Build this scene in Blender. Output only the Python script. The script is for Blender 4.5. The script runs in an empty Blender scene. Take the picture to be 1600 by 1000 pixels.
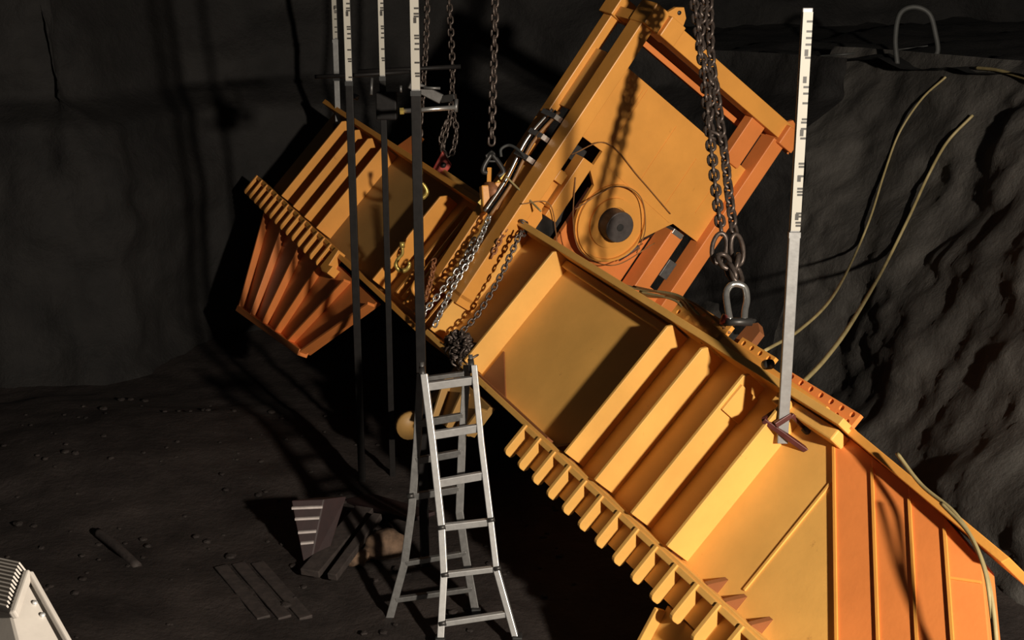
import bpy, bmesh, math, random
from mathutils import Vector, Matrix, noise
random.seed(7)
S = bpy.context.scene
COL = S.collection

# ------------------------------------------------------------------ camera
F = 2000.0; PITCH = math.radians(15.0); CAMH = 3.87
cam = bpy.data.cameras.new('camera'); cam_o = bpy.data.objects.new('camera', cam); COL.objects.link(cam_o)
cam_o.location = (0, 0, CAMH); cam_o.rotation_euler = (math.radians(90) - PITCH, 0, 0)
cam.sensor_width = 36.0; cam.lens = F / 1600.0 * 36.0; cam.clip_end = 200; cam.clip_start = 0.05
S.camera = cam_o
# ------------------------------------------------------------------ night sky
W = bpy.data.worlds.new('night'); S.world = W; W.use_nodes = True
W.node_tree.nodes['Background'].inputs[0].default_value = (0.40, 0.42, 0.50, 1)
W.node_tree.nodes['Background'].inputs[1].default_value = 0.018
# ------------------------------------------------------------------ site floodlight, high on the rim to the right of the camera
ld = bpy.data.lights.new('flood', 'SPOT'); lo = bpy.data.objects.new('flood', ld); COL.objects.link(lo)
lo.location = (4.0, -1.0, 4.25); ld.energy = 4900; ld.shadow_soft_size = 0.16
ld.color = (1.0, 0.90, 0.76); ld.spot_size = math.radians(95); ld.spot_blend = 0.6
lo.rotation_euler = (Vector((0.2, 8.0, 1.6)) - lo.location).to_track_quat('-Z', 'Y').to_euler()
# weaker work lamp, low at the camera's left, lights the ladder and the pit floor
l2 = bpy.data.lights.new('work_lamp', 'POINT'); l2o = bpy.data.objects.new('work_lamp', l2); COL.objects.link(l2o)
l2o.location = (-0.9, 0.2, 3.9); l2.energy = 22; l2.shadow_soft_size = 0.15; l2.color = (1.0, 0.86, 0.70)
S.view_settings.view_transform = 'Standard'; S.view_settings.look = 'None'
S.view_settings.exposure = 0.0; S.view_settings.gamma = 1.0; S.view_settings.use_curve_mapping = False

# ------------------------------------------------------------------ pixel helpers (photo frame 1600x1000)
CR = Vector((1, 0, 0)); CU = Vector((0, math.sin(PITCH), math.cos(PITCH))); CB = Vector((0, -math.cos(PITCH), math.sin(PITCH)))
CC = Vector((0, 0, CAMH))
def ray(x, y): return CR * ((x - 800) / F) - CU * ((y - 500) / F) - CB
def at(x, y, d): return CC + ray(x, y) * d
def hit(x, y, P, n):
    r = ray(x, y); return CC + r * ((P - CC).dot(n) / r.dot(n))
def onfloor(x, y, z=0.0): return hit(x, y, Vector((0, 0, z)), Vector((0, 0, 1)))

# ------------------------------------------------------------------ materials
def newmat(name):
    m = bpy.data.materials.new(name); m.use_nodes = True
    nt = m.node_tree; b = nt.nodes['Principled BSDF']
    return m, nt, b
def noise_node(nt, scale, detail=4, rough=0.6):
    tc = nt.nodes.new('ShaderNodeTexCoord'); nz = nt.nodes.new('ShaderNodeTexNoise')
    nz.inputs['Scale'].default_value = scale; nz.inputs['Detail'].default_value = detail; nz.inputs['Roughness'].default_value = rough
    nt.links.new(tc.outputs['Object'], nz.inputs['Vector']); return nz
def ramp(nt, src, stops):
    r = nt.nodes.new('ShaderNodeValToRGB'); e = r.color_ramp.elements
    e[0].position, e[0].color = stops[0][0], (*stops[0][1], 1); e[1].position, e[1].color = stops[-1][0], (*stops[-1][1], 1)
    for p, c in stops[1:-1]:
        q = e.new(p); q.color = (*c, 1)
    nt.links.new(src, r.inputs[0]); return r
def bump(nt, b, src, strength, dist):
    n = nt.nodes.new('ShaderNodeBump'); n.inputs['Strength'].default_value = strength; n.inputs['Distance'].default_value = dist
    nt.links.new(src, n.inputs['Height']); nt.links.new(n.outputs[0], b.inputs['Normal'])
def mul(c, k): return tuple(min(1, x * k) for x in c)
def paint(name, col, rough=0.42, dirt=0.5):
    m, nt, b = newmat(name)
    n1 = noise_node(nt, 2.2, 5); r1 = ramp(nt, n1.outputs[0], [(0.3, mul(col, 0.86)), (0.7, mul(col, 1.06))])
    n2 = noise_node(nt, 7.0, 8, 0.7); r2 = ramp(nt, n2.outputs[0], [(0.66, (0, 0, 0)), (0.74, (dirt, dirt, dirt))])
    mx = nt.nodes.new('ShaderNodeMix'); mx.data_type = 'RGBA'
    nt.links.new(r2.outputs[0], mx.inputs[0]); nt.links.new(r1.outputs[0], mx.inputs[6]); mx.inputs[7].default_value = (col[0] * 0.35, col[1] * 0.22, col[2] * 0.25, 1)
    nt.links.new(mx.outputs[2], b.inputs['Base Color']); b.inputs['Roughness'].default_value = rough
    n3 = noise_node(nt, 40, 3); bump(nt, b, n3.outputs[0], 0.08, 0.01)
    return m
def plain(name, col, rough=0.5, metal=0.0, var=0.25, scale=12, bmp=0.1):
    m, nt, b = newmat(name)
    n1 = noise_node(nt, scale, 5); r1 = ramp(nt, n1.outputs[0], [(0.3, mul(col, 1 - var)), (0.7, mul(col, 1 + var))])
    nt.links.new(r1.outputs[0], b.inputs['Base Color']); b.inputs['Roughness'].default_value = rough; b.inputs['Metallic'].default_value = metal
    if bmp: bump(nt, b, n1.outputs[0], bmp, 0.01)
    return m
def soil(name, lo_c, hi_c, scale=1.2, bd=0.05, rough=0.75):
    m, nt, b = newmat(name)
    n1 = noise_node(nt, scale, 8, 0.65); r1 = ramp(nt, n1.outputs[0], [(0.3, lo_c), (0.72, hi_c)])
    nt.links.new(r1.outputs[0], b.inputs['Base Color']); b.inputs['Roughness'].default_value = rough
    b.inputs['Specular IOR Level'].default_value = 0.25
    n2 = noise_node(nt, scale * 9, 8, 0.7); bump(nt, b, n2.outputs[0], 0.55, bd)
    return m
M = {}
M['yellow'] = paint('yellow_paint', (0.80, 0.425, 0.105))
M['amber'] = paint('amber_paint', (0.77, 0.335, 0.065), 0.4)
M['orange'] = paint('orange_paint', (0.77, 0.24, 0.06), 0.4, 0.3)
M['muddy'] = paint('shaded_yellow_paint', (0.36, 0.20, 0.06), 0.55, 0.6)  # yellow darkened by painted-in shade, for far trough, small flap and sheave
M['brown'] = paint('brown_paint', (0.24, 0.085, 0.03), 0.5, 0.4)
M['steel'] = plain('dark_steel', (0.06, 0.056, 0.053), 0.45, 0.6)
M['chain'] = plain('chain_steel', (0.12, 0.092, 0.078), 0.42, 0.6, 0.35, 30)
M['rust'] = plain('rusty_chain', (0.30, 0.12, 0.05), 0.55, 0.3, 0.4, 30)
M['bright'] = plain('bright_zinc', (0.62, 0.60, 0.57), 0.28, 0.85, 0.12, 25)
M['alu'] = plain('aluminium', (0.58, 0.57, 0.56), 0.35, 0.6, 0.1, 30, 0.03)
M['alu_dark'] = plain('dark_aluminium', (0.17, 0.165, 0.16), 0.45, 0.6, 0.2, 30, 0.03)  # darker aluminium, puts shade into the ladder's back section; also small fittings
M['rodtube'] = plain('rod_tube', (0.013, 0.0115, 0.011), 0.5, 0.0, 0.2, 20)
M['rodtube'].node_tree.nodes['Principled BSDF'].inputs['Specular IOR Level'].default_value = 0.15
M['rodalu'] = plain('rod_aluminium', (0.27, 0.265, 0.26), 0.45, 0.3, 0.15, 20)
M['clamp'] = plain('clamp_red', (0.09, 0.022, 0.018), 0.45, 0.2)
M['brass'] = plain('brass_hook', (0.62, 0.45, 0.12), 0.35, 0.6)
M['red'] = plain('red_paint', (0.40, 0.055, 0.04), 0.45)
M['black'] = plain('black_rubber', (0.02, 0.02, 0.02), 0.6)
M['discm'] = plain('cap_steel', (0.085, 0.07, 0.065), 0.5, 0.3)
M['hose'] = plain('tan_hose', (0.33, 0.26, 0.12), 0.5, 0, 0.2, 10)
M['hosegrey'] = plain('grey_hose', (0.045, 0.045, 0.043), 0.6, 0, 0.2, 10)
M['wire'] = plain('amber_wire', (0.26, 0.12, 0.04), 0.5)
M['white'] = plain('white_plastic', (0.33, 0.30, 0.27), 0.45, 0, 0.06, 20, 0.03)
M['grille'] = plain('grille_grey', (0.25, 0.22, 0.19), 0.6)
M['darkred'] = plain('dark_red_plastic', (0.020, 0.007, 0.007), 0.6)
M['strip'] = plain('pale_strip', (0.50, 0.44, 0.42), 0.5)
M['wood'] = plain('muddy_wood', (0.035, 0.026, 0.023), 0.75, 0, 0.4, 18, 0.4)
M['sack'] = plain('muddy_canvas', (0.11, 0.066, 0.040), 0.85, 0, 0.5, 14, 0.6)
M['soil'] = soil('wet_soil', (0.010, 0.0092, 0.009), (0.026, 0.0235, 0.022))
M['soil_floor'] = soil('pit_mud', (0.016, 0.0125, 0.0115), (0.052, 0.041, 0.037), 1.8, 0.04, 0.65)
M['soil_grey'] = soil('grey_clay', (0.030, 0.0275, 0.025), (0.115, 0.105, 0.095), 0.55, 0.06, 0.7)
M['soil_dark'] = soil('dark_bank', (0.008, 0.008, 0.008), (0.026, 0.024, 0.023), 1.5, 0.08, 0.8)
def staff_mat():
    m, nt, b = newmat('staff_scale')
    tc = nt.nodes.new('ShaderNodeTexCoord'); sp = nt.nodes.new('ShaderNodeSeparateXYZ'); nt.links.new(tc.outputs['Object'], sp.inputs[0])
    def mth(op, a, bv=None):
        n = nt.nodes.new('ShaderNodeMath'); n.operation = op
        nt.links.new(a, n.inputs[0]) if not isinstance(a, (int, float)) else setattr(n.inputs[0], 'default_value', a)
        if bv is not None:
            nt.links.new(bv, n.inputs[1]) if not isinstance(bv, (int, float)) else setattr(n.inputs[1], 'default_value', bv)
        return n.outputs[0]
    zb = mth('FLOOR', mth('MULTIPLY', sp.outputs[2], 30.0)); wb_ = nt.nodes.new('ShaderNodeTexWhiteNoise'); wb_.noise_dimensions = '1D'; nt.links.new(zb, wb_.inputs['W'])
    big = mth('MULTIPLY', mth('GREATER_THAN', wb_.outputs[0], 0.80), mth('MULTIPLY', mth('GREATER_THAN', sp.outputs[0], -0.006), mth('LESS_THAN', sp.outputs[0], 0.013)))
    zc = mth('FLOOR', mth('MULTIPLY', sp.outputs[2], 62.0))
    wn = nt.nodes.new('ShaderNodeTexWhiteNoise'); wn.noise_dimensions = '1D'; nt.links.new(zc, wn.inputs['W'])
    dark = mth('GREATER_THAN', wn.outputs[0], 0.66)
    xm = mth('GREATER_THAN', mth('ADD', sp.outputs[0], 0.012), mth('MULTIPLY', wn.outputs[0], 0.012))
    fine = mth('GREATER_THAN', mth('FRACT', mth('MULTIPLY', sp.outputs[2], 62.0)), 0.30)
    k = mth('MAXIMUM', mth('MULTIPLY', mth('MULTIPLY', dark, xm), fine), big)
    mx = nt.nodes.new('ShaderNodeMix'); mx.data_type = 'RGBA'; nt.links.new(k, mx.inputs[0])
    mx.inputs[6].default_value = (0.44, 0.41, 0.35, 1); mx.inputs[7].default_value = (0.03, 0.025, 0.02, 1)
    nt.links.new(mx.outputs[2], b.inputs['Base Color']); b.inputs['Roughness'].default_value = 0.5
    return m
M['staff'] = staff_mat()

# ------------------------------------------------------------------ mesh helpers
class MB:
    def __init__(s): s.v = []; s.f = []
    def hexa(s, p):                       # 8 points: bottom ring then top ring
        i = len(s.v); s.v += [Vector(q) for q in p]
        s.f += [(i+3, i+2, i+1, i), (i+4, i+5, i+6, i+7), (i, i+1, i+5, i+4), (i+1, i+2, i+6, i+5), (i+2, i+3, i+7, i+6), (i+3, i, i+4, i+7)]
        return s
    def box(s, a, b):
        (x0, y0, z0), (x1, y1, z1) = a, b
        return s.hexa([(x0, y0, z0), (x1, y0, z0), (x1, y1, z0), (x0, y1, z0), (x0, y0, z1), (x1, y0, z1), (x1, y1, z1), (x0, y1, z1)])
    def prism(s, poly, d):                # closed planar polygon extruded along d
        i = len(s.v); n = len(poly); d = Vector(d)
        s.v += [Vector(q) for q in poly] + [Vector(q) + d for q in poly]
        s.f += [tuple(range(i+n-1, i-1, -1)), tuple(range(i+n, i+2*n))]
        s.f += [(i+k, i+(k+1) % n, i+n+(k+1) % n, i+n+k) for k in range(n)]
        return s
    def bar(s, p, q, w, h, up=(0, 0, 1)):
        p, q = Vector(p), Vector(q); t = (q-p).normalized(); a = t.cross(Vector(up))
        if a.length < 1e-4: a = t.cross(Vector((1, 0, 0)))
        a.normalize(); b = a.cross(t).normalized(); a *= w/2; b *= h/2
        return s.hexa([p-a-b, p+a-b, p+a+b, p-a+b, q-a-b, q+a-b, q+a+b, q-a+b])
    def tube(s, pts, r, seg=8, closed=False):
        pts = [Vector(p) for p in pts]; n = len(pts); i0 = len(s.v); prev = None
        for k, p in enumerate(pts):
            a = pts[(k-1) % n] if (closed or k > 0) else p; b = pts[(k+1) % n] if (closed or k < n-1) else p
            t = (b-a).normalized()
            if prev is None:
                x = t.orthogonal().normalized()
            else:
                x = (prev - t * prev.dot(t))
                x = x.normalized() if x.length > 1e-5 else t.orthogonal().normalized()
            prev = x; y = t.cross(x)
            rr = r[k] if isinstance(r, (list, tuple)) else r
            s.v += [p + (x*math.cos(2*math.pi*j/seg) + y*math.sin(2*math.pi*j/seg)) * rr for j in range(seg)]
        for k in range(n if closed else n-1):
            a = i0 + k*seg; b = i0 + ((k+1) % n)*seg
            s.f += [(a+j, a+(j+1) % seg, b+(j+1) % seg, b+j) for j in range(seg)]
        if not closed:
            s.f += [tuple(range(i0+seg-1, i0-1, -1)), tuple(range(i0+(n-1)*seg, i0+n*seg))]
        return s
    def build(s, name, mat, parent=None, smooth=False, bevel=0.0):
        me = bpy.data.meshes.new(name); me.from_pydata([tuple(q) for q in s.v], [], s.f)
        bm = bmesh.new(); bm.from_mesh(me); bmesh.ops.recalc_face_normals(bm, faces=bm.faces)
        if bevel: bmesh.ops.bevel(bm, geom=[e for e in bm.edges if len(e.link_faces) == 2 and e.calc_face_angle(0) > 0.6], offset=bevel, segments=2, profile=0.5, affect='EDGES', clamp_overlap=True)
        bm.to_mesh(me); bm.free()
        if smooth:
            for p in me.polygons: p.use_smooth = True
        me.materials.append(M[mat] if isinstance(mat, str) else mat)
        o = bpy.data.objects.new(name, me); COL.objects.link(o)
        if parent: o.parent = parent
        return o
def tag(o, label=None, cat=None, group=None, kind=None):
    if label: o['label'] = label
    if cat: o['category'] = cat
    if group: o['group'] = group
    if kind: o['kind'] = kind
    return o
def empty(name, loc=(0, 0, 0), mat=None):
    o = bpy.data.objects.new(name, None); o.empty_display_size = 0.1; COL.objects.link(o)
    if mat is not None: o.matrix_world = mat
    else: o.location = loc
    return o
def share(src, parent, matrix=None, loc=None):
    o = src.copy(); COL.objects.link(o); o.parent = parent
    if matrix is not None: o.matrix_local = matrix
    if loc is not None: o.location = loc
    return o
def catmull(pts, n=8):
    pts = [Vector(p) for p in pts]; out = []
    P = [pts[0]*2 - pts[1]] + pts + [pts[-1]*2 - pts[-2]]
    for i in range(1, len(P)-2):
        a, b, c, d = P[i-1:i+3]
        for k in range(n):
            t = k / n
            out.append(0.5*((2*b) + (c-a)*t + (2*a-5*b+4*c-d)*t*t + (3*b-a-3*c+d)*t**3))
    return out + [pts[-1]]

# ================================================================== THE PIT
def fbm(p, o=5): return noise.fractal(Vector(p), 1.0, 2.0, o)
def floor_z(x, y):
    z = 0.05 * fbm((x*0.8, y*0.8, 1.3)) + 0.02 * fbm((x*4, y*4, 7.0))
    # spoil mound on the left, in front of the back wall
    dx, dy = (x + 3.5) / 1.9, (y - 10.0) / 1.5
    z += 0.24 * math.exp(-(dx*dx + dy*dy) * 0.9)
    # low heap in the left foreground
    dx, dy = (x + 3.6) / 1.6, (y - 6.2) / 1.4
    z += 0.30 * math.exp(-(dx*dx + dy*dy))
    return z
def grid(name, nx, ny, fn, mat, kind='structure'):
    vs = [fn(i / nx, j / ny) for j in range(ny+1) for i in range(nx+1)]
    fs = [(j*(nx+1)+i, j*(nx+1)+i+1, (j+1)*(nx+1)+i+1, (j+1)*(nx+1)+i) for j in range(ny) for i in range(nx)]
    me = bpy.data.meshes.new(name); me.from_pydata([tuple(v) for v in vs], [], fs)
    for p in me.polygons: p.use_smooth = True
    me.materials.append(M[mat]); o = bpy.data.objects.new(name, me); COL.objects.link(o)
    if kind: o['kind'] = kind
    return o
def ffloor(s, t):
    x = -10 + 20*s; y = 2.0 + 14.0*t
    return (x, y, floor_z(x, y) - 0.03)
fl = grid('floor', 200, 170, ffloor, 'soil_floor'); fl['label'] = 'dark trodden mud on the pit floor'
# pit wall: base path from left round the back to the right
def path(pts, s):
    L = [0]
    for a, b in zip(pts, pts[1:]): L.append(L[-1] + (Vector(b) - Vector(a)).length)
    q = s * L[-1]
    for k in range(len(pts)-1):
        if q <= L[k+1] or k == len(pts)-2:
            f = (q - L[k]) / (L[k+1]-L[k]); a, b = Vector(pts[k]), Vector(pts[k+1])
            return a.lerp(b, f)
def wall(pts, outw, height, nx, ny, mat, name, amp=0.22, seed=0.0, lean=0.9, z0=-0.3, ledge=None, taper=False):
    sm = catmull([(p[0], p[1], 0) for p in pts], 10)
    def fn(s, t):
        p = path(sm, s); e = 0.01
        tg = path(sm, min(1, s+e)) - path(sm, max(0, s-e)); tg.normalize()
        o = Vector((tg.y, -tg.x, 0)) * outw            # outward, away from the pit
        H_ = height if not taper else height + (3.1 - height) * min(1, max(0, (s - 0.72) / 0.14))
        z = z0 + t * (H_ - z0)
        h = amp * fbm((p.x*0.55 + seed, p.y*0.55, z*0.8), 6) + 0.35 * amp * fbm((p.x*2.2, p.y*2.2 + seed, z*1.6), 5)
        # vertical bucket scrapes
        h += amp * 0.18 * noise.noise(Vector((p.x*2.0 + p.y*2.0 + seed, 0.5*z, 3.1)))
        off = lean * max(0, z) / height + h
        if ledge and z > ledge: off += min(1.0, (z-ledge)*4.0) * 0.45
        q = p + o * off
        return (q.x, q.y, z)
    return grid(name, nx, ny, fn, mat)
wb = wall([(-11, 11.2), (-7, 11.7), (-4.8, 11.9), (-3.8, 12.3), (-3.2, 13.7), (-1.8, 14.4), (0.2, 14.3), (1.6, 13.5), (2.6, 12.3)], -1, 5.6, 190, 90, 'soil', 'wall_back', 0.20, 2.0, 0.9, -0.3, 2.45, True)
wb['label'] = 'dark dug earth face behind the machine'
wr = wall([(1.9, 13.3), (2.6, 11.9), (2.85, 10.6), (3.0, 9.3), (3.15, 8.2), (3.6, 7.0), (4.6, 5.9), (6.4, 5.0)], -1, 3.15, 160, 80, 'soil_grey', 'wall_right', 0.24, 9.0, 1.75)
wr['label'] = 'grey clay side of the pit with gouges'
# ground above the right rim and the dark bank beyond it
def rim(s, t):
    base = catmull([(-0.5, 16.2, 0), (2.0, 14.9, 0), (3.7, 12.9, 0), (4.4, 11.2, 0), (4.6, 9.7, 0), (4.8, 8.7, 0), (5.1, 7.8, 0), (5.7, 7.1, 0), (7.2, 6.4, 0)], 8)
    p = path(base, s); o = Vector((0.75, 0.66, 0))
    q = p + o * (t * 6.0)
    return (q.x, q.y, 3.02 + 0.10*fbm((q.x*1.2, q.y*1.2, 4.0), 5) + 0.05*t*6)
rm = grid('trim_1', 90, 50, rim, 'soil_dark'); rm['label'] = 'churned dark ground along the pit rim'
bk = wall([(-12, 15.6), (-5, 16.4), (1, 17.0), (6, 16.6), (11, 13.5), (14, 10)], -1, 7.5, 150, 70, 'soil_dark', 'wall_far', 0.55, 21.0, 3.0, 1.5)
bk['label'] = 'black spoil bank beyond the pit rim'

# ================================================================== THE MACHINE
VPU = (-250.0, -330.0)
mu = (-ray(*VPU)).normalized()
P0 = at(787, 708, 8.3)
vc = CR*0.63 + CU*0.776; mv = (vc + CB * (-(vc.dot(mu)) / CB.dot(mu))).normalized()
mn = mu.cross(mv).normalized(); mv = mn.cross(mu).normalized()
MM = Matrix(((mu.x, mv.x, mn.x, P0.x), (mu.y, mv.y, mn.y, P0.y), (mu.z, mv.z, mn.z, P0.z), (0, 0, 0, 1)))
def MW(u, v, n): return MM @ Vector((u, v, n))
mach = empty('girder_machine', mat=MM)
tag(mach, 'long yellow and orange ribbed steel girder machine lying tilted in the pit', 'machine')

PN = -0.19                                  # level of the trough floor below the lips
# --- near trough
tr = MB().prism([(-1.78, 0.24, PN), (2.46, 0.24, PN), (2.80, 0.52, PN), (2.05, 1.27, PN), (2.05, 1.33, PN), (-1.78, 1.33, PN)], (0, 0, -0.28)).build('trough', 'yellow', mach)
def fin(u, v0, v1, h, thick=0.022, mat='yellow', parent=tr, z0=PN, name='fin', cut=0.0):
    return MB().prism([(u, v0, z0-0.02), (u, v1, z0-0.02), (u, v1, z0+h-cut), (u, v1-cut, z0+h), (u, v0, z0+h)], (-thick, 0, 0)).build(name, mat, parent, bevel=0.003)
for u_, h_, mt in [(-1.72, 0.17, 'yellow'), (-1.05, 0.185, 'yellow'), (0.48, 0.185, 'yellow'), (0.865, 0.19, 'yellow'), (1.285, 0.19, 'yellow'), (1.66, 0.19, 'yellow')]:
    fin(u_, 0.27, 1.305, h_, mat=mt, cut=0.03)
# return lip on top of two of the fins (hooked upper corner)
fin(1.285 + 0.02, 1.05, 1.23, 0.17, 0.02, name='fin_bracket')
# welded seam across the bare panel
MB().bar((2.10, 0.36, PN+0.004), (2.10, 1.28, PN+0.004), 0.014, 0.012, (0, 0, 1)).build('weld_seam', 'yellow', tr)
# upper flange
MB().prism([(-1.78, 1.30, 0), (2.06, 1.33, 0), (2.06, 1.375, 0), (-1.78, 1.35, 0)], (0, 0, -0.47)).build('upper_flange', 'yellow', tr, bevel=0.004)
MB().prism([(1.98, 1.335, -0.10), (3.21, 1.215, -0.10), (3.23, 1.255, -0.10), (1.98, 1.38, -0.10)], (0, 0, -0.26)).build('nose_flange', 'amber', tr, bevel=0.004)
# inner step below the flange
MB().box((-1.05, 1.24, PN), (0.46, 1.30, -0.13)).build('flange_fillet', 'yellow', tr, bevel=0.01)
MB().box((1.50, 1.25, PN), (2.02, 1.32, -0.07)).build('flange_fillet', 'yellow', tr, bevel=0.01)
# lower flange
MB().box((-1.78, 0.215, -0.47), (3.05, 0.255, -0.03)).build('lower_flange', 'yellow', tr, bevel=0.004)
# wedges on the lower flange, shade put into their shape and brown colour
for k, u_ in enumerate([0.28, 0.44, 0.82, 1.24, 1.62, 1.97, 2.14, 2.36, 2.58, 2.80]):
    MB().prism([(u_, 0.255, PN), (u_, 0.255, -0.09), (u_, 0.260, -0.09), (u_, 0.345, PN)], (-0.03, 0, 0)).build('shade_wedge', 'brown', tr)
# brown patch and long strip of the first bay, shade painted in
MB().prism([(-1.0, 0.26, PN), (-1.0, 0.50, PN), (-0.62, 0.26, PN)], (0, 0, 0.012)).build('shade_wedge', 'brown', tr)
MB().prism([(-1.0, 0.255, -0.04), (0.2, 0.255, -0.04), (0.2, 0.255, -0.10), (-1.0, 0.255, -0.16)], (0, 0.012, 0)).build('shade_strip', 'brown', tr)
# --- diagonal nose plates
s2 = 2 ** 0.5
def diag(g, n0, n1, v_hi, v_lo, mat):
    # plate standing on the line u+v = g*sqrt2
    a = (g*s2 - v_hi, v_hi); b = (g*s2 - v_lo, v_lo)
    t = 0.022 / s2
    return MB().prism([(a[0], a[1], n0), (b[0], b[1], n0), (b[0], b[1], n1), (a[0], a[1], n1)], (-t, -t, 0))
NG = [(2.268, 1.345), (2.483, 1.31), (2.675, 1.285), (2.843, 1.26), (3.00, 1.18)]
NZ = -0.175
def gp(g, v, n): return (g*s2 - v, v, n)
for (g0, v0), (g1, v1) in zip(NG, NG[1:]):
    mb = MB(); lo_n = NZ - (0.006 if g1 < 2.9 else 0.03)
    a = [gp(g0, v0, NZ), gp(g0, 0.26, NZ), gp(g0, 0.26, -0.34), gp(g0, v0, -0.34)]
    b = [gp(g1, v1, lo_n), gp(g1, 0.26, lo_n), gp(g1, 0.26, -0.34), gp(g1, v1, -0.34)]
    np_ = mb.hexa(a + b).build('nose_plate', 'orange', tr, bevel=0.005)
    MB().bar(gp(g0+0.006, v0-0.05, NZ+0.004), gp(g0+0.006, 0.26, NZ+0.004), 0.014, 0.012, (0, 0, 1)).build('edge_bar', 'amber', np_)
MB().prism([(2.06, 1.25, -0.28), (2.98, 1.17, -0.28), (3.87, 0.26, -0.28), (3.05, 0.26, -0.28)], (0, 0, -0.20)).build('nose_backing', 'amber', tr)
MB().bar(gp(2.85, 1.03, NZ), gp(2.99, 1.10, NZ-0.026), 0.012, 0.012, (0, 0, 1)).build('weld_seam', 'amber', tr)
# --- comb rail with finger plates
def tooth_mesh():
    L, hgt, r = 0.235, 0.085, 0.035
    pts = [(0, L, -hgt), (0, L, 0), (0, r, 0)]
    for k in range(1, 5):
        a = math.pi/2 * k / 4; pts.append((0, r - r*math.sin(a), -r + r*math.cos(a)))
    pts += [(0, 0, -hgt+0.015), (0, 0.02, -hgt)]
    return MB().prism(pts, (-0.03, 0, 0))
def comb(u0, n, mat, parent, pitch=0.2, name='comb_rail'):
    rail = MB().box((u0-0.02, 0.045, -0.11), (u0+pitch*(n-1)+0.10, 0.235, -0.078)).build(name, mat, parent)
    MB().box((u0-0.02, 0.200, -0.10), (u0+pitch*(n-1)+0.10, 0.235, -0.012)).build('rail_lip', mat, rail, bevel=0.004)
    first = tooth_mesh().build('tooth', mat, rail, bevel=0.004); first.location = (u0, 0, 0)
    for k in range(1, n): share(first, rail, loc=(u0+pitch*k, 0, 0))
    return rail
comb(0.0, 16, 'yellow', mach)
# --- perforated bolting plates above the upper flange
def perforated(u0, u1, v0, v1, nlev, thick, pitch, mat, rows=2, r=0.017):
    mb = MB(); nu = max(1, int(round((u1-u0)/pitch))); du = (u1-u0)/nu; dv = (v1-v0)/rows
    for i in range(nu):
        for j in range(rows):
            c = (u0+(i+0.5)*du, v0+(j+0.5)*dv); N8 = 8
            rings = []
            for z in (nlev, nlev-thick):
                sq = [(c[0]+sx*du/2, c[1]+sy*dv/2, z) for sx, sy in ((1, 0), (1, 1), (0, 1), (-1, 1), (-1, 0), (-1, -1), (0, -1), (1, -1))]
                ci = [(c[0]+r*math.cos(math.pi/4*k), c[1]+r*math.sin(math.pi/4*k), z) for k in range(N8)]
                b0 = len(mb.v); mb.v += [Vector(q) for q in sq+ci]; rings.append(b0)
                for k in range(N8): mb.f.append((b0+k, b0+(k+1) % 8, b0+8+(k+1) % 8, b0+8+k))
            a, b = rings
            for k in range(N8): mb.f.append((a+8+k, a+8+(k+1) % 8, b+8+(k+1) % 8, b+8+k))
            for k in range(N8):
                edge = (k in (7, 0) and i == nu-1) or (k in (1, 2) and j == rows-1) or (k in (3, 4) and i == 0) or (k in (5, 6) and j == 0)
                if edge: mb.f.append((a+k, a+(k+1) % 8, b+(k+1) % 8, b+k))
    return mb
perforated(0.40, 0.92, 1.36, 1.49, -0.02, 0.03, 0.10, 'amber').build('bolting_plate', 'amber', mach)
perforated(1.02, 1.34, 1.36, 1.47, -0.05, 0.03, 0.09, 'amber').build('bolting_plate', 'amber', mach)
perforated(1.46, 2.06, 1.355, 1.45, -0.08, 0.03, 0.09, 'orange').build('bolting_plate', 'orange', mach)
# amber cover between flange and bolting plate
MB().prism([(0.44, 1.35, -0.05), (0.52, 1.46, -0.05), (1.0, 1.42, -0.05), (1.9, 1.385, -0.05), (1.9, 1.35, -0.05)], (0, 0, 0.03)).build('cover_strip', 'amber', mach)
MB().tube([MM.inverted() @ at(1196, 570, 7.05), MM.inverted() @ at(1204, 569, 7.0)], 0.028, 12).build('bolt_head', 'steel', mach, True)

# --- far trough
ft = MB().box((-6.35, 0.22, PN-0.28), (-1.78, 1.31, PN)).build('trough', 'muddy', mach)  # shade put into the trough floor colour
for u_, h_ in [(-5.60, 0.18), (-5.20, 0.18), (-4.83, 0.18), (-4.46, 0.18)]:
    fin(u_, 0.25, 1.25, h_, parent=ft, mat='amber', cut=0.03)
fin(-2.95, 0.25, 1.20, 0.17, parent=ft, mat='amber', cut=0.05)
for u_, h_ in [(-2.62, 0.10), (-2.35, 0.13), (-2.1, 0.15), (-1.93, 0.12)]:
    fin(u_, 0.27, 1.22, h_, 0.03, parent=ft, mat='amber')
for u_ in (-2.48, -2.22):
    MB().tube([(u_, 0.3, -0.10), (u_, 1.2, -0.08)], 0.022, 10).build('pipe', 'amber', ft, True)
MB().box((-6.35, 1.27, -0.47), (-1.78, 1.32, -0.01)).build('upper_flange', 'amber', ft, bevel=0.004)
MB().box((-6.35, 0.18, -0.47), (-1.78, 0.22, -0.03)).build('lower_flange', 'amber', ft, bevel=0.004)
MB().prism([(-4.42, 1.32, -0.1), (-4.05, 1.32, -0.1), (-4.12, 1.52, -0.1), (-4.30, 1.50, -0.1)], (0, 0, -0.03)).build('lifting_lug', 'orange', ft)
MB().prism([(-3.55, 1.31, -0.1), (-2.2, 1.31, -0.1), (-2.2, 1.36, -0.1), (-3.45, 1.38, -0.1)], (0, 0, -0.05)).build('edge_angle', 'yellow', ft)
comb(-6.45, 14, 'amber', mach, 0.19)
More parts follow.
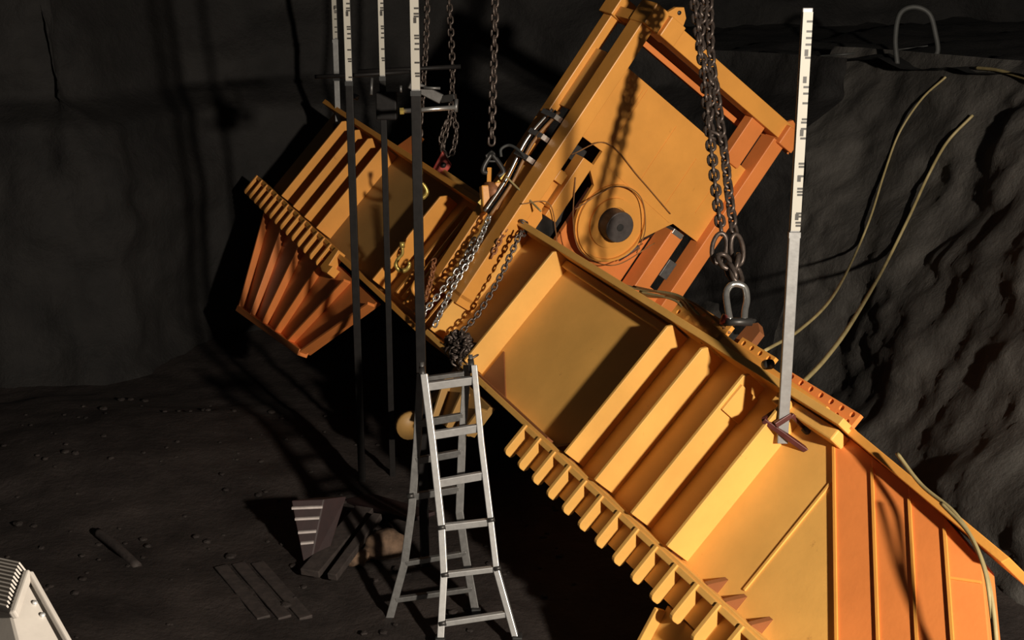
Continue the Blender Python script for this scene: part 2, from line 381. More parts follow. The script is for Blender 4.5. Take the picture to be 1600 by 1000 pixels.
# hooked end finger
pts = [(-3.86, 0.24, 0.0), (-3.86, 0.02, 0.0), (-3.78, 0.0, 0.0), (-3.66, 0.02, 0.0), (-3.66, 0.10, 0.0), (-3.74, 0.08, 0.0), (-3.78, 0.24, 0.0)]
MB().prism(pts, (0, 0, -0.09)).build('end_finger', 'amber', mach, bevel=0.004)

# --- hinged flaps hanging below the comb edge
PHI = math.radians(15)
def FL(u, m, h):   # flap frame -> machine local
    return Vector((u, 0.05 - m*math.cos(PHI) - h*math.sin(PHI), -0.1 - m*math.sin(PHI) + h*math.cos(PHI)))
def flap(top, bot, mtop, mbot, mat, ribs, ribmat, rim=True):
    P = [FL(top[0], mtop, 0), FL(top[1], mtop, 0), FL(bot[1], mbot[1], 0), FL(bot[0], mbot[0], 0)]
    d = FL(0, 0, -0.05) - FL(0, 0, 0)
    o = MB().prism(P, d).build('hanging_flap', mat, mach)
    up = (FL(0, 0, 1) - FL(0, 0, 0)).normalized()
    for k in range(ribs):
        f = k / (ribs-1)
        a = FL(top[0]+(top[1]-top[0])*f, mtop+0.03, 0.035); b = FL(bot[0]+(bot[1]-bot[0])*f, mbot[0]+(mbot[1]-mbot[0])*f, 0.035)
        MB().bar(a, b, 0.026, 0.07, up).build('flap_rib', ribmat, o, bevel=0.004)
    if rim:
        MB().bar(FL(bot[0]-0.02, mbot[0], 0.03), FL(bot[1]+0.02, mbot[1], 0.03), 0.06, 0.10, up).build('flap_rim', ribmat, o, bevel=0.006)
    return o
flap((-5.80, -2.76), (-5.30, -3.57), -0.08, (0.97, 0.74), 'orange', 6, 'orange')
flap((1.83, 3.3), (1.83, 3.3), 0.02, (0.62, 0.40), 'yellow', 3, 'yellow')
flap((-1.15, -0.55), (-1.05, -0.62), -0.10, (0.26, 0.16), 'muddy', 3, 'muddy', False)  # shade painted into the small flap's colour
# yellow sheave below the girder, shade painted into its colour
c = MM.inverted() @ at(640, 664, 9.7); a = mu
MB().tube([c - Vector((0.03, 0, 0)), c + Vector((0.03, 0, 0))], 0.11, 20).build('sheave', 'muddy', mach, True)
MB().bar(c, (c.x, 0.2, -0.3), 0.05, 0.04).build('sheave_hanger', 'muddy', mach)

# --- tower frame standing on the girder
U0 = -1.675; TH = math.radians(6.5); ct, st = math.cos(TH), math.sin(TH)
def T(w, t, du=0.0): return Vector((U0 + du, 1.35 + t*ct + w*st, t*st - w*ct))
def tbox(w0, w1, t0, t1, d0, d1):
    return MB().hexa([T(w0, t0, d0), T(w1, t0, d0), T(w1, t0, d1), T(w0, t0, d1), T(w0, t1, d0), T(w1, t1, d0), T(w1, t1, d1), T(w0, t1, d1)])
def tpoly(pl, d0, d1): return MB().prism([T(w, t, d0) for w, t in pl], (d1-d0, 0, 0))
tower = tbox(-0.07, 0.055, -0.75, 1.74, -0.17, 0).build('tower_frame', 'amber', mach, bevel=0.006)
tbox(1.60, 1.735, -0.75, 1.72, -0.17, 0).build('post', 'orange', tower, bevel=0.006)
tbox(-0.07, 0.02, -0.75, 1.78, -0.56, -0.44).build('back_post', 'amber', tower, bevel=0.006)
tbox(1.64, 1.735, -0.75, 1.78, -0.56, -0.44).build('back_post', 'orange', tower, bevel=0.006)
tbox(-0.05, 1.70, 1.74, 1.89, -0.17, 0.0).build('top_beam', 'amber', tower, bevel=0.006)
tbox(-0.05, 1.70, 1.74, 1.80, -0.56, -0.44).build('back_beam', 'orange', tower, bevel=0.006)
tbox(-0.10, 0.06, 1.71, 1.88, -0.60, -0.40).build('corner_block', 'amber', tower, bevel=0.006)
tbox(-0.08, 0.07, 1.72, 1.90, -0.17, 0.05).build('corner_block', 'amber', tower, bevel=0.008)
tbox(0.10, 0.26, 1.73, 1.90, -0.17, 0.045).build('corner_block', 'amber', tower, bevel=0.008)
tbox(1.63, 1.80, 1.70, 1.87, -0.17, 0.05).build('corner_block', 'orange', tower, bevel=0.008)
tbox(-0.07, 0.03, 1.72, 1.80, -0.44, -0.17).build('side_beam', 'amber', tower)
tbox(1.65, 1.73, 1.72, 1.80, -0.44, -0.17).build('side_beam', 'orange', tower)
def ear(pl, hole, d0, d1, mat):
    tpoly(pl, d0, d1).build('lug_plate', mat, tower)
    MB().tube([T(hole[0], hole[1], d1-0.001), T(hole[0], hole[1], d1+0.006)], 0.017, 12).build('lug_pin', 'steel', tower, True)
ear([(0.08, 1.88), (0.14, 1.99), (0.20, 2.03), (0.27, 1.98), (0.30, 1.88)], (0.19, 1.975), -0.08, -0.05, 'amber')
ear([(1.62, 1.86), (1.70, 1.94), (1.84, 1.90), (1.86, 1.70), (1.78, 1.70)], (1.79, 1.87), -0.08, -0.05, 'orange')
tbox(-0.02, 0.01, 0.92, 1.44, -0.44, -0.17).build('side_plate', 'yellow', tower)
tbox(-0.02, 0.01, -0.70, 0.40, -0.44, -0.17).build('side_plate', 'yellow', tower)
# inner short post right of the window, and the narrow right opening
tbox(1.33, 1.50, 1.34, 1.74, -0.15, -0.05).build('inner_post', 'orange', tower, bevel=0.005)
tbox(0.07, 1.62, 1.655, 1.70, -0.34, -0.28).build('inner_rail', 'orange', tower, bevel=0.004)
# face plate with the round lobe that carries the pin
C0 = (0.775, 0.385); R0 = 0.33
arc = [(C0[0]+R0*math.cos(math.radians(a)), C0[1]+R0*math.sin(math.radians(a))) for a in range(5, -186, -10)]
face = [(0.04, 1.415), (0.60, 1.405), (1.62, 1.385), (1.62, 0.67), (1.29, 0.67), (1.25, 0.62)] + arc + [(0.44, 0.54), (0.33, 0.62), (0.33, 0.79), (0.04, 0.79)]
fp = tpoly(face, -0.12, -0.085).build('face_plate', 'amber', tower)
for w_, t0, t1 in [(0.36, 0.85, 1.38), (0.33, 1.15, 1.36), (0.78, 0.80, 1.30), (1.12, 0.72, 1.20), (1.42, 0.85, 1.15)]:
    MB().bar(T(w_, t0, -0.084), T(w_, t1, -0.084), 0.008, 0.006, (1, 0, 0)).build('seam', 'amber', fp)
MB().bar(T(0.45, 0.72, -0.083), T(1.25, 0.66, -0.083), 0.008, 0.006, (1, 0, 0)).build('seam', 'amber', fp)
def ring(c_, r0, r1, d0, d1, n=36):
    mb = MB()
    for k in range(n):
        a0, a1 = 2*math.pi*k/n, 2*math.pi*(k+1)/n
        q = lambda r, a, d: T(c_[0]+r*math.cos(a), c_[1]+r*math.sin(a), d)
        mb.hexa([q(r0, a0, d0), q(r1, a0, d0), q(r1, a0, d1), q(r0, a0, d1), q(r0, a1, d0), q(r1, a1, d0), q(r1, a1, d1), q(r0, a1, d1)])
    bm = mb; return bm
ring(C0, 0.135, 0.205, -0.085, -0.065).build('pin_collar', 'amber', fp)
ring(C0, 0.30, 0.318, -0.085, -0.06).build('lobe_rim', 'amber', fp)
pin = MB().tube([T(*C0, -0.10), T(*C0, 0.05)], 0.125, 32).build('pivot_pin', 'discm', tower, False, 0.008)
MB().tube([T(*C0, 0.05), T(*C0, 0.056)], 0.03, 16).build('pin_centre', 'steel', pin)
# lower plates, left strip, guide bar, right ram
tbox(0.54, 1.30, -0.75, 0.52, -0.30, -0.26).build('lower_plate', 'orange', tower)
tbox(0.07, 1.62, -0.75, 1.0, -0.43, -0.40).build('rear_plate', 'steel', tower)
tpoly([(0.20, -0.6), (0.20, 0.1), (0.15, 0.16), (0.15, 0.49), (0.04, 0.49), (0.04, -0.6)], -0.10, -0.07).build('strip_plate', 'amber', tower)
tbox(0.17, 0.285, 0.13, 0.66, -0.14, -0.01).build('guide_bar', 'amber', tower, bevel=0.004)
tbox(0.06, 0.14, 0.39, 0.48, -0.10, -0.01).build('stop_block', 'amber', tower, bevel=0.004)
ram = tbox(1.30, 1.44, -0.10, 0.62, -0.24, -0.06).build('ram', 'orange', tower, bevel=0.006)
tbox(1.31, 1.43, 0.60, 0.645, -0.22, -0.055).build('ram_cap', 'bright', ram, bevel=0.004)
tbox(1.45, 1.54, 0.26, 0.42, -0.16, -0.06).build('valve_block', 'alu_dark', ram, bevel=0.004)
tbox(1.44, 1.60, -0.75, 0.14, -0.14, -0.10).build('strip_plate', 'orange', tower)
MB().tube([T(1.08, 0.30, -0.2), T(1.22, 0.52, -0.2)], 0.045, 10).build('hydraulic_fitting', 'steel', tower, True)
MB().tube([T(1.10, 0.18, -0.18), T(1.20, 0.36, -0.18)], 0.02, 10).build('hydraulic_fitting', 'bright', tower, True)
# base sill of the tower, where it meets the flange
tbox(-0.07, 1.74, -0.80, -0.72, -0.56, 0.0).build('tower_sill', 'amber', tower)
MB().prism([(-1.70, 1.30, -0.30), (-1.70, 1.30, -1.75), (-1.70, 0.4, -1.75), (-1.70, 0.4, -0.45)], (-0.5, 0, 0)).build('tower_base', 'brown', mach)
# hydraulic lines down the left side of the tower
for k, (dw, dd) in enumerate([(-0.09, -0.30), (-0.09, -0.36), (-0.10, -0.24)]):
    pts = [T(dw, 0.85, dd), T(dw-0.02, 0.55, dd-0.04), T(dw, 0.2, dd), T(dw-0.03, -0.1, dd+0.05)]
    MB().tube(catmull(pts), 0.014, 8).build('hydraulic_line', ['steel', 'bright', 'wire'][k], tower, True)
for t_ in (0.42, 0.62, 0.80):
    tbox(-0.13, -0.06, t_-0.02, t_+0.02, -0.42, -0.20).build('line_clip', 'bright', tower)

# ================================================================== surveying staffs
def staff(base, top_z, split_z, width, label, tubemat, clampz=None, tape_face=(0, -1)):
    """square staff: plain lower tube, graduated upper section"""
    o = empty('levelling_staff', base); h = top_z - base.z; s = split_z - base.z; w = width
    MB().box((-w/2, -w*0.3, 0), (w/2, w*0.3, s)).build('lower_tube', tubemat, o, bevel=0.004)
    MB().box((-w/2*0.9, -w*0.27, s), (w/2*0.9, w*0.27, h)).build('upper_tube', 'rodalu', o, bevel=0.004)
    MB().box((-w*0.40, -w*0.27-0.006, s+0.01), (w*0.44, -w*0.27, h-0.02)).build('graduated_scale', 'staff', o)
    MB().box((-w*0.52, -w*0.32, s-0.03), (w*0.52, w*0.32, s)).build('joint_collar', 'black' if tubemat != 'rodalu' else 'rodalu', o)
    tag(o, label, 'levelling staff', 'graduated levelling staffs'); return o
def zat(x, y, d): return at(x, y, d).z
b = onfloor(566, 760); st2 = staff(b, 4.6, zat(541, 114, (b-CC).dot(-CB)), 0.055, 'levelling staff with dark lower tube, its dark cross bar at the scale foot', 'rodtube')
b3 = onfloor(614, 752); st3 = staff(b3, 4.8, zat(590, 107, (b3-CC).dot(-CB)), 0.045, 'slim levelling staff with dark lower tube and a dark block clamp under its scale', 'rodtube')
b4 = onfloor(664, 885); st4 = staff(b4, 4.3, zat(635, 127, 8.6), 0.062, 'levelling staff with dark lower tube and a shiny threaded side bolt, behind the ladder', 'rodtube')
p1 = MW(-6.05, 1.33, -0.02); d1 = (p1-CC).dot(-CB); b1 = at(529, 205, d1)
st1 = staff(b1, 4.9, zat(517, 60, d1), 0.055, 'bare aluminium levelling staff on the far corner of the girder', 'rodalu')
MB().box((-0.05, -0.04, -0.03), (0.05, 0.04, 0.08)).build('foot_clamp', 'clamp', st1)
MB().box((-0.035, -0.03, 0.52), (0.035, 0.03, 0.56)).build('collar', 'black', st1)
pr = MM @ Vector((1.70, 1.10, -0.13)); br = at(1222, 692, (pr-CC).dot(-CB)); dr = (br-CC).dot(-CB)
st5 = staff(br, zat(1262, 8, dr), zat(1245, 345, dr), 0.058, 'tall levelling staff with plain aluminium lower part clamped to the near girder rib', 'rodalu')
# clamps in each staff's own frame
def loc(o, x, y, d): return at(x, y, d) - o.location
cl = MB().bar(loc(st5, 1193, 656, dr-0.02), loc(st5, 1266, 708, dr-0.06), 0.03, 0.03).bar(loc(st5, 1193, 656, dr-0.02), loc(st5, 1212, 643, dr+0.1), 0.025, 0.025).bar(loc(st5, 1211, 664, dr-0.05), loc(st5, 1236, 648, dr-0.05), 0.03, 0.03).bar(loc(st5, 1236, 648, dr-0.05), loc(st5, 1262, 673, dr+0.03), 0.026, 0.026)
cl.build('screw_clamp', 'clamp', st5, bevel=0.004)
MB().tube([loc(st5, 1256, 668, dr), loc(st5, 1266, 678, dr)], 0.022, 10).build('clamp_screw', 'steel', st5, True)
d2 = (b-CC).dot(-CB); d4 = (b4-CC).dot(-CB); d3 = (b3-CC).dot(-CB)
MB().tube([loc(st2, 492, 120, d2-0.05), loc(st2, 565, 117, d2-0.05), loc(st2, 640, 112, d2-0.06)], 0.016, 8).build('cross_bar', 'rodtube', st2, True)
MB().tube([loc(st2, 552, 150, d2-0.05), loc(st2, 560, 153, d2-0.05)], 0.022, 10).build('clamp_knob', 'alu_dark', st2, True)
MB().tube([loc(st3, 560, 112, d3-0.05), loc(st3, 640, 108, d3-0.05), loc(st3, 720, 104, d3-0.05)], 0.018, 8).build('cross_bar', 'rodtube', st3, True)
MB().box((-0.05, -0.05, loc(st3, 596, 150, d3).z-0.10), (0.10, 0.05, loc(st3, 596, 150, d3).z+0.10)).build('clamp_body', 'rodtube', st3, bevel=0.01)
MB().tube([loc(st3, 581, 122, d3-0.07), loc(st3, 580, 148, d3-0.07)], 0.012, 8).build('clamp_screw', 'alu_dark', st3, True)
MB().tube([loc(st4, 625, 174, d4-0.06), loc(st4, 712, 168, d4-0.06)], 0.016, 10).build('threaded_bolt', 'bright', st4, True)
MB().tube([loc(st4, 625, 174, d4-0.06), loc(st4, 631, 173.6, d4-0.06)], 0.024, 6).build('bolt_head', 'brass', st4)
MB().tube([loc(st4, 651, 172, d4-0.06), loc(st4, 655, 171.8, d4-0.06)], 0.026, 6).build('bolt_nut', 'brass', st4)
MB().bar(loc(st4, 640, 130, d4), loc(st4, 690, 155, d4+0.05), 0.05, 0.07).bar(loc(st4, 690, 155, d4+0.05), loc(st4, 712, 152, d4), 0.04, 0.05).build('clamp_arm', 'steel', st4, bevel=0.006)
MB().tube([loc(st4, 662, 137, d4-0.06), loc(st4, 688, 138, d4-0.06)], 0.009, 8).build('clamp_pin', 'alu_dark', st4, True)
MB().tube([loc(st4, 712, 175, d4-0.03), loc(st4, 713, 155, d4-0.03)], 0.014, 8).build('clamp_handle', 'alu_dark', st4, True)
MB().tube([loc(st4, 625, 139, d4-0.05), loc(st4, 628, 139, d4-0.05)], 0.024, 10).build('clamp_knob', 'alu_dark', st4, True)

# ================================================================== chains
def link_mesh(inner, r, wide):
    # stadium ring in local XY, long axis X
    L = inner/2 + r - wide/2; R = wide/2 - r/2 if False else wide/2
    pts = []
    for k in range(7):
        a = -math.pi/2 + math.pi*k/6; pts.append((L*0.999 + R*math.cos(a), R*math.sin(a), 0))
    for k in range(7):
        a = math.pi/2 + math.pi*k/6; pts.append((-L*0.999 + R*math.cos(a), R*math.sin(a), 0))
    return MB().tube(pts, r, 6, True)
LINKS = {}
def chain(pts, pitch, r, mat, label, group=None, name='chain', roll=0.3, parent=None):
    pts = catmull(pts, 12); key = (round(pitch, 4), round(r, 4), mat)
    o = parent or empty(name, pts[0])
    o.location = o.location
    if parent is None: tag(o, label, 'chain', group)
    base = o.location.copy()
    cum = [0]
    for a, b_ in zip(pts, pts[1:]): cum.append(cum[-1] + (b_-a).length)
    n = max(1, int(cum[-1] / pitch)); k = 0
    for i in range(n):
        s = (i+0.5)*pitch
        while k < len(cum)-2 and cum[k+1] < s: k += 1
        p = pts[k].lerp(pts[k+1], (s-cum[k])/(cum[k+1]-cum[k])); t = (pts[k+1]-pts[k]).normalized()
        q = t.to_track_quat('X', 'Z').to_matrix().to_4x4()
        q = q @ Matrix.Rotation((i % 2)*math.pi/2 + roll + random.uniform(-0.12, 0.12), 4, 'X')
        mtx = Matrix.Translation(p - base) @ q
        if key not in LINKS:
            LINKS[key] = link_mesh(pitch, r, pitch*0.86).build('link', mat, o, True); LINKS[key].matrix_local = mtx
        else: share(LINKS[key], o, mtx)
    return o
# heavy lifting chain, two strands
dch = lambda y: 7.55 + 1.2*(1 - y/500)
def chp(pl): return [at(x, y, dch(y)) for x, y in pl]
c1 = chain(chp([(1076, -60), (1084, 0), (1098, 95), (1105, 170), (1112, 240), (1120, 310), (1128, 368)]), 0.058, 0.0115, 'chain', 'heavy lifting chain strand ending in the upright oval ring', 'strands of the heavy lifting chain', roll=0.2)
c2 = chain(chp([(1102, -60), (1108, 0), (1112, 95), (1123, 170), (1132, 240), (1140, 310), (1148, 368)]), 0.058, 0.0115, 'chain', 'heavy lifting chain strand ending in the tilted oval ring', 'strands of the heavy lifting chain', roll=1.0)
c3 = chain(chp([(1092, -60), (1100, 0), (1094, 80), (1112, 130), (1108, 200), (1122, 215)]), 0.058, 0.0115, 'chain', 'loose heavy chain tail wrapped between the two lifting strands', roll=0.6)
# master rings, swivel links and the bow shackle
def oval(c_, rx, rz, r, tilt, mat, name, label, cat, group=None, yaw=0):
    mb = MB().tube([(rx*math.cos(2*math.pi*k/20), 0, rz*math.sin(2*math.pi*k/20)) for k in range(20)], r, 8, True)
    o = mb.build(name, mat, None, True); o.location = c_; o.rotation_euler = (0, tilt, yaw); tag(o, label, cat, group); return o
oval(at(1124, 388, dch(380)), 0.045, 0.095, 0.014, 0.1, 'chain', 'master_ring', 'upright oval ring joining a heavy chain strand to the twisted links', 'ring', 'master rings')
oval(at(1152, 390, dch(380)), 0.045, 0.10, 0.014, -0.25, 'chain', 'master_ring', 'larger tilted oval ring under the heavy chain strand beside the tall staff', 'ring', 'master rings', 0.5)
c4 = chain(chp([(1128, 400), (1142, 425), (1152, 445)]), 0.085, 0.015, 'chain', 'short piece of thick twisted chain between the rings and the shackle', roll=0.1)
c5 = chain(chp([(1152, 402), (1150, 425), (1160, 452)]), 0.085, 0.015, 'chain', 'short thick chain beside the twisted one above the shackle', roll=1.2)
sh = empty('bow_shackle', at(1152, 505, dch(500)))
bow = [loc(sh, 1141, 502, dch(500)), loc(sh, 1137, 480, dch(480)), loc(sh, 1135, 458, dch(460)), loc(sh, 1142, 446, dch(450)), loc(sh, 1153, 444, dch(450)), loc(sh, 1164, 450, dch(450)), loc(sh, 1167, 468, dch(460)), loc(sh, 1164, 485, dch(480)), loc(sh, 1163, 502, dch(500))]
MB().tube(catmull(bow, 5), 0.020, 10).build('bow', 'bright', sh, True)
MB().tube([loc(sh, 1130, 503, dch(500)), loc(sh, 1175, 503, dch(500))], 0.024, 12).build('shackle_pin', 'steel', sh, True)
MB().tube([loc(sh, 1127, 498, dch(500)), loc(sh, 1133, 500, dch(500))], 0.032, 10).build('pin_nut', 'red', sh, True)
tag(sh, 'bright bow shackle holding the heavy chain to the girder edge', 'shackle')
lug = MM.inverted()
MB().prism([(0.92, 1.33, -0.10), (1.06, 1.33, -0.10), (1.05, 1.56, -0.10), (0.99, 1.60, -0.10), (0.93, 1.56, -0.10)], (0, 0, -0.05)).build('lifting_lug', 'brown', mach)
def pm(x, y, n=0.035): return hit(x, y, P0 + mn*n, mn)
# slimmer hanging chains
dB = (pm(768, 300, 0.10) - CC).dot(-CB)
chain([at(774, -50, dB), at(773, 40, dB), at(770, 150, dB), at(768, 226, dB)], 0.060, 0.010, 'chain', 'single dark chain hanging to the chain hoist hook')
dC = 11.3
chain([at(668, -30, dC), at(666, 60, dC), at(660, 150, dC), at(656, 200, dC), at(658, 232, dC)], 0.055, 0.009, 'chain', 'thin dark chain hanging behind the staff with the shiny bolt')
chain([at(700, -30, dC+0.3), at(705, 60, dC+0.3), at(707, 120, dC+0.3), at(703, 180, dC+0.3), at(692, 230, dC+0.3), at(700, 245, dC+0.3)], 0.055, 0.009, 'chain', 'thin dark chain ending in a loose bunch beyond the staffs')
chain([at(707, 175, dC+0.3), at(713, 205, dC+0.3), at(706, 240, dC+0.3), at(694, 243, dC+0.3), at(690, 215, dC+0.3), at(700, 185, dC+0.3)], 0.05, 0.009, 'chain', 'small bunched loop of dark chain end')
# chain hoist on the girder
hz = empty('chain_hoist', at(768, 325, dB))
hk = lambda x, y, dd=0: loc(hz, x, y, dB+dd)
MB().tube([hk(768, 236), hk(776, 243), hk(774, 252), hk(762, 252), hk(760, 243)], 0.012, 8, True).build('top_eye', 'steel', hz, True)
MB().tube(catmull([hk(768, 240), hk(757, 258), hk(755, 268), hk(762, 270)], 5), 0.020, 8).tube(catmull([hk(768, 240), hk(782, 258), hk(787, 270), hk(778, 276)], 5), 0.020, 8).build('top_hook', 'steel', hz, True)
MB().bar(hk(765, 262), hk(764, 290), 0.03, 0.03).build('shank', 'amber', hz)
MB().bar(hk(757, 290), hk(760, 332), 0.07, 0.09).bar(hk(778, 285), hk(780, 330), 0.06, 0.09).build('side_cheek', 'amber', hz, bevel=0.01)
MB().tube([hk(762, 300, -0.03), hk(776, 300, 0.05)], 0.08, 14).build('load_wheel', 'rust', hz, True)
MB().bar(hk(800, 262), hk(748, 318), 0.025, 0.03).build('lever', 'brass', hz)
tag(hz, 'amber chain hoist on a dark hook at the foot of the tower', 'hoist')

# hand chains running down from the hoist across the girder ribs
chain([pm(771, 318, .09), pm(762, 345, .07), pm(740, 395, .05), pm(705, 455), pm(676, 515)], 0.042, 0.0075, 'bright', 'bright galvanised chain running down the ribs, nearer the yellow rib')
chain([pm(741, 372), pm(722, 412), pm(690, 455), pm(662, 490), pm(655, 512)], 0.042, 0.0075, 'bright', 'bright galvanised chain running down the ribs to the staff')
chain([pm(678, 405), pm(674, 435), pm(664, 470), pm(657, 508)], 0.045, 0.008, 'rust', 'rusty chain slack beside the rusty hook')
chain([MW(-1.52, 1.27, 0.03), MW(-1.50, 1.15, 0.0), MW(-1.48, 0.9, -0.06), MW(-1.46, 0.6, -0.10), MW(-1.42, 0.36, -0.06)], 0.040, 0.0075, 'chain', 'dark chain lying down the bay beside the first wide rib')
chain([MW(-1.70, 1.24, 0.03), MW(-1.66, 1.1, 0.03), MW(-1.64, 0.95, 0.0)], 0.038, 0.007, 'rust', 'short rusty chain end over the top of the rib')
chain([at(815, 345, dB-0.35), at(824, 352, dB-0.35), at(818, 366, dB-0.4), at(806, 372, dB-0.4)], 0.04, 0.0075, 'chain', 'short dark chain looped over the flange corner by the tower')
# heap of chain at the girder's lower lip
hp = empty('chain_heap', MW(-1.26, 0.30, -0.05)); tag(hp, 'tangled heap of steel chain on the lower lip of the girder', 'chain heap')
pr_ = link_mesh(0.05, 0.009, 0.036).build('link', 'chain', hp, True)
k0 = 0
inv = MM.to_3x3()
for k in range(110):
    a = random.uniform(0, 2*math.pi); rr = math.sqrt(random.random())
    off = inv @ Vector((rr*math.cos(a)*0.22, rr*math.sin(a)*0.10, 0)); off += Vector((0, 0, 0.10*(1-rr*rr)*random.random()))
    mtx = Matrix.Translation(off) @ Matrix.Rotation(random.uniform(0, 6.28), 4, Vector((random.uniform(-1, 1), random.uniform(-1, 1), random.uniform(-1, 1))).normalized())
    if k == 0: pr_.matrix_local = mtx
    else: share(pr_, hp, mtx)
# hooks
def hook(x, y, d, size, mat, label, flip=1):
    o = empty('lifting_hook', at(x, y, d)); s = size
    pts = [(0, 0, s*1.0), (0, 0, s*0.55), (-0.25*s*flip, 0, s*0.25), (-0.42*s*flip, 0, -0.15*s), (-0.2*s*flip, 0, -0.5*s), (0.18*s*flip, 0, -0.5*s), (0.42*s*flip, 0, -0.2*s), (0.40*s*flip, 0, 0.05*s)]
    rr = [0.10, 0.10, 0.12, 0.14, 0.16, 0.14, 0.11, 0.06]
    cp = catmull(pts, 4); n = len(cp)
    rad = [s * rr[min(7, int(i/4))] for i in range(n)]
    MB().tube(cp, rad, 10).build('hook', mat, o, True)
    MB().tube([(0, 0, s*0.95), (0, 0, s*1.3)], 0.17*s, 10).build('swivel', mat, o, True)
    tag(o, label, 'hook'); return o
h1 = hook(657, 296, (pm(657, 296, .15)-CC).dot(-CB), 0.13, 'brass', 'brass coloured lifting hook beside the dark staff', -1)
chain([pm(655, 318, .12), pm(653, 355, .09), pm(652, 400, .06)], 0.04, 0.0075, 'rust', 'thin rusty chain hanging under the brass coloured hook')
h2 = hook(659, 446, (pm(659, 446, .06)-CC).dot(-CB), 0.16, 'amber', 'orange lifting hook hanging among the rusty chains', 1)
h3 = hook(629, 410, (pm(629, 410, .04)-CC).dot(-CB), 0.13, 'brass', 'small brass hook lying on the yellow rib between the staffs', 1)
ho = empty('red_hoist_block', at(688, 262, 11.2))
MB().prism([(-0.09, -0.04, -0.05), (0.02, -0.04, 0.15), (0.10, -0.04, 0.02), (0.04, -0.04, -0.06)], (0, 0.08, 0)).build('housing', 'red', ho, bevel=0.01)
MB().tube([(0.03, -0.06, 0.03), (0.03, 0.06, 0.03)], 0.025, 10).build('axle', 'steel', ho, True)
tag(ho, 'red hoist block at the end of the thin dark chain', 'hoist')

# ================================================================== ladder
lad = empty('folding_ladder', onfloor(700, 985)); tag(lad, 'aluminium folding ladder standing open in front of the girder', 'ladder')
lx = lambda x, y, d: at(x, y, d) - lad.location
fz = lambda x, y: onfloor(x, y, 0.0) - lad.location
def dd(y, top, bot): return top + (bot-top)*(y-585)/400.0
DF = lambda y: dd(y, 7.86, 7.72)
DK = lambda y: dd(y, 7.96, 8.06)
front_l = [(663, 586), (676, 690), (690, 820), (694, 895), (688, 1006)]
front_r = [(741, 572), (752, 690), (766, 805), (776, 890), (808, 1004)]
back_l = [(657, 584), (652, 690), (643, 800), (632, 880), (606, 976)]
back_r = [(730, 572), (722, 690), (718, 800), (728, 870), (744, 960)]
def rail_build(pts, D, mat, w, h):
    q = [lx(x, y, D(y)) for x, y in pts]; mb = MB()
    for a, b_ in zip(q, q[1:]):
        e = (b_-a).normalized()*0.006; mb.bar(a-e, b_+e, w, h, (0, 1, 0))
    return mb.build('rail', mat, lad, bevel=0.004)
rail_build(front_l, DF, 'alu', 0.042, 0.06); rail_build(front_r, DF, 'alu', 0.036, 0.06)
rail_build(back_l, DK, 'alu_dark', 0.05, 0.032); rail_build(back_r, DK, 'alu_dark', 0.05, 0.032)  # back rails in the darker metal, shade put into the colour
for (x0, y0, x1, y1, w) in [(666, 604, 740, 594, 0.050), (676, 680, 750, 668, 0.050), (684, 755, 758, 742, 0.050), (691, 824, 768, 815, 0.042), (696, 898, 778, 888, 0.034), (692, 974, 798, 958, 0.034)]:
    MB().bar(lx(x0, y0, DF(y0)), lx(x1, y1, DF(y1)), 0.035, w, (0, 0, 1)).build('rung', 'alu', lad, bevel=0.004)
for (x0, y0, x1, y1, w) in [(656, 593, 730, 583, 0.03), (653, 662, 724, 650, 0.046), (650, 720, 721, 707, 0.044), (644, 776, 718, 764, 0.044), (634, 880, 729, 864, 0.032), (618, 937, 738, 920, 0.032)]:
    MB().bar(lx(x0, y0, DK(y0)), lx(x1, y1, DK(y1)), 0.035, w, (0, 0, 1)).build('rung', 'alu_dark', lad, bevel=0.004)
for x, y in [(660, 580), (736, 568)]:
    MB().tube([lx(x-4, y+4, 7.90), lx(x+5, y+3, 7.90)], 0.045, 14).build('hinge', 'steel', lad, True)
    MB().tube([lx(x, y+2, 7.9), lx(x-1, y-14, 7.9)], 0.014, 8).build('hinge_catch', 'alu_dark', lad, True)
for x, y, D in [(691, 824, DF), (768, 812, DF), (696, 898, DF), (778, 888, DF), (692, 974, DF), (642, 775, DK)]:
    MB().tube([lx(x-6, y+1, D(y)-0.02), lx(x+5, y-1, D(y)-0.02)], 0.018, 8).build('lock_pin', 'steel', lad, True)
for (x, y), D in [(front_l[-1], DF), (front_r[-1], DF), (back_l[-1], DK), (back_r[-1], DK)]:
    p = lx(x, y, D(y)); MB().box((p.x-0.03, p.y-0.035, p.z-0.03), (p.x+0.03, p.y+0.035, p.z+0.05)).build('foot', 'black', lad, bevel=0.006)

# ================================================================== clutter on the pit floor
g0 = onfloor(480, 886)
bk_ = empty('tapered_bin', g0); q = lambda x, y, d=8.75: at(x, y, d) - g0
dbn = (g0 - CC).dot(-CB)
A = [q(455, 782, dbn+0.02), q(506, 780, dbn+0.02), q(486, 880, dbn-0.02), q(474, 880, dbn-0.02)]
off = Vector((0.14, 0.12, -0.03)); off2 = Vector((0.10, 0.08, 0.0))
MB().hexa([A[3], A[2], A[2]+off2, A[3]+off2, A[0], A[1], A[1]+off, A[0]+off]).build('bin_body', 'darkred', bk_, bevel=0.006)
for y, x0, x1 in [(794, 456, 504), (811, 461, 499), (832, 466, 494), (849, 470, 490)]:
    MB().bar(q(x0, y, dbn-0.015), q(x1, y-2, dbn-0.015), 0.02, 0.014, (0, 0, 1)).build('rib', 'strip', bk_)
tag(bk_, 'dark red tapered bin with pale ribs beside the spoil mound', 'bin')
def board(pa, pb, w, h, label, mat='wood'):
    o = MB().bar(Vector((0, 0, 0)), pb-pa, w, h).build('board', mat, None, bevel=0.006); o.location = pa; tag(o, label, 'board', None); return o
rest = onfloor(590, 800); 
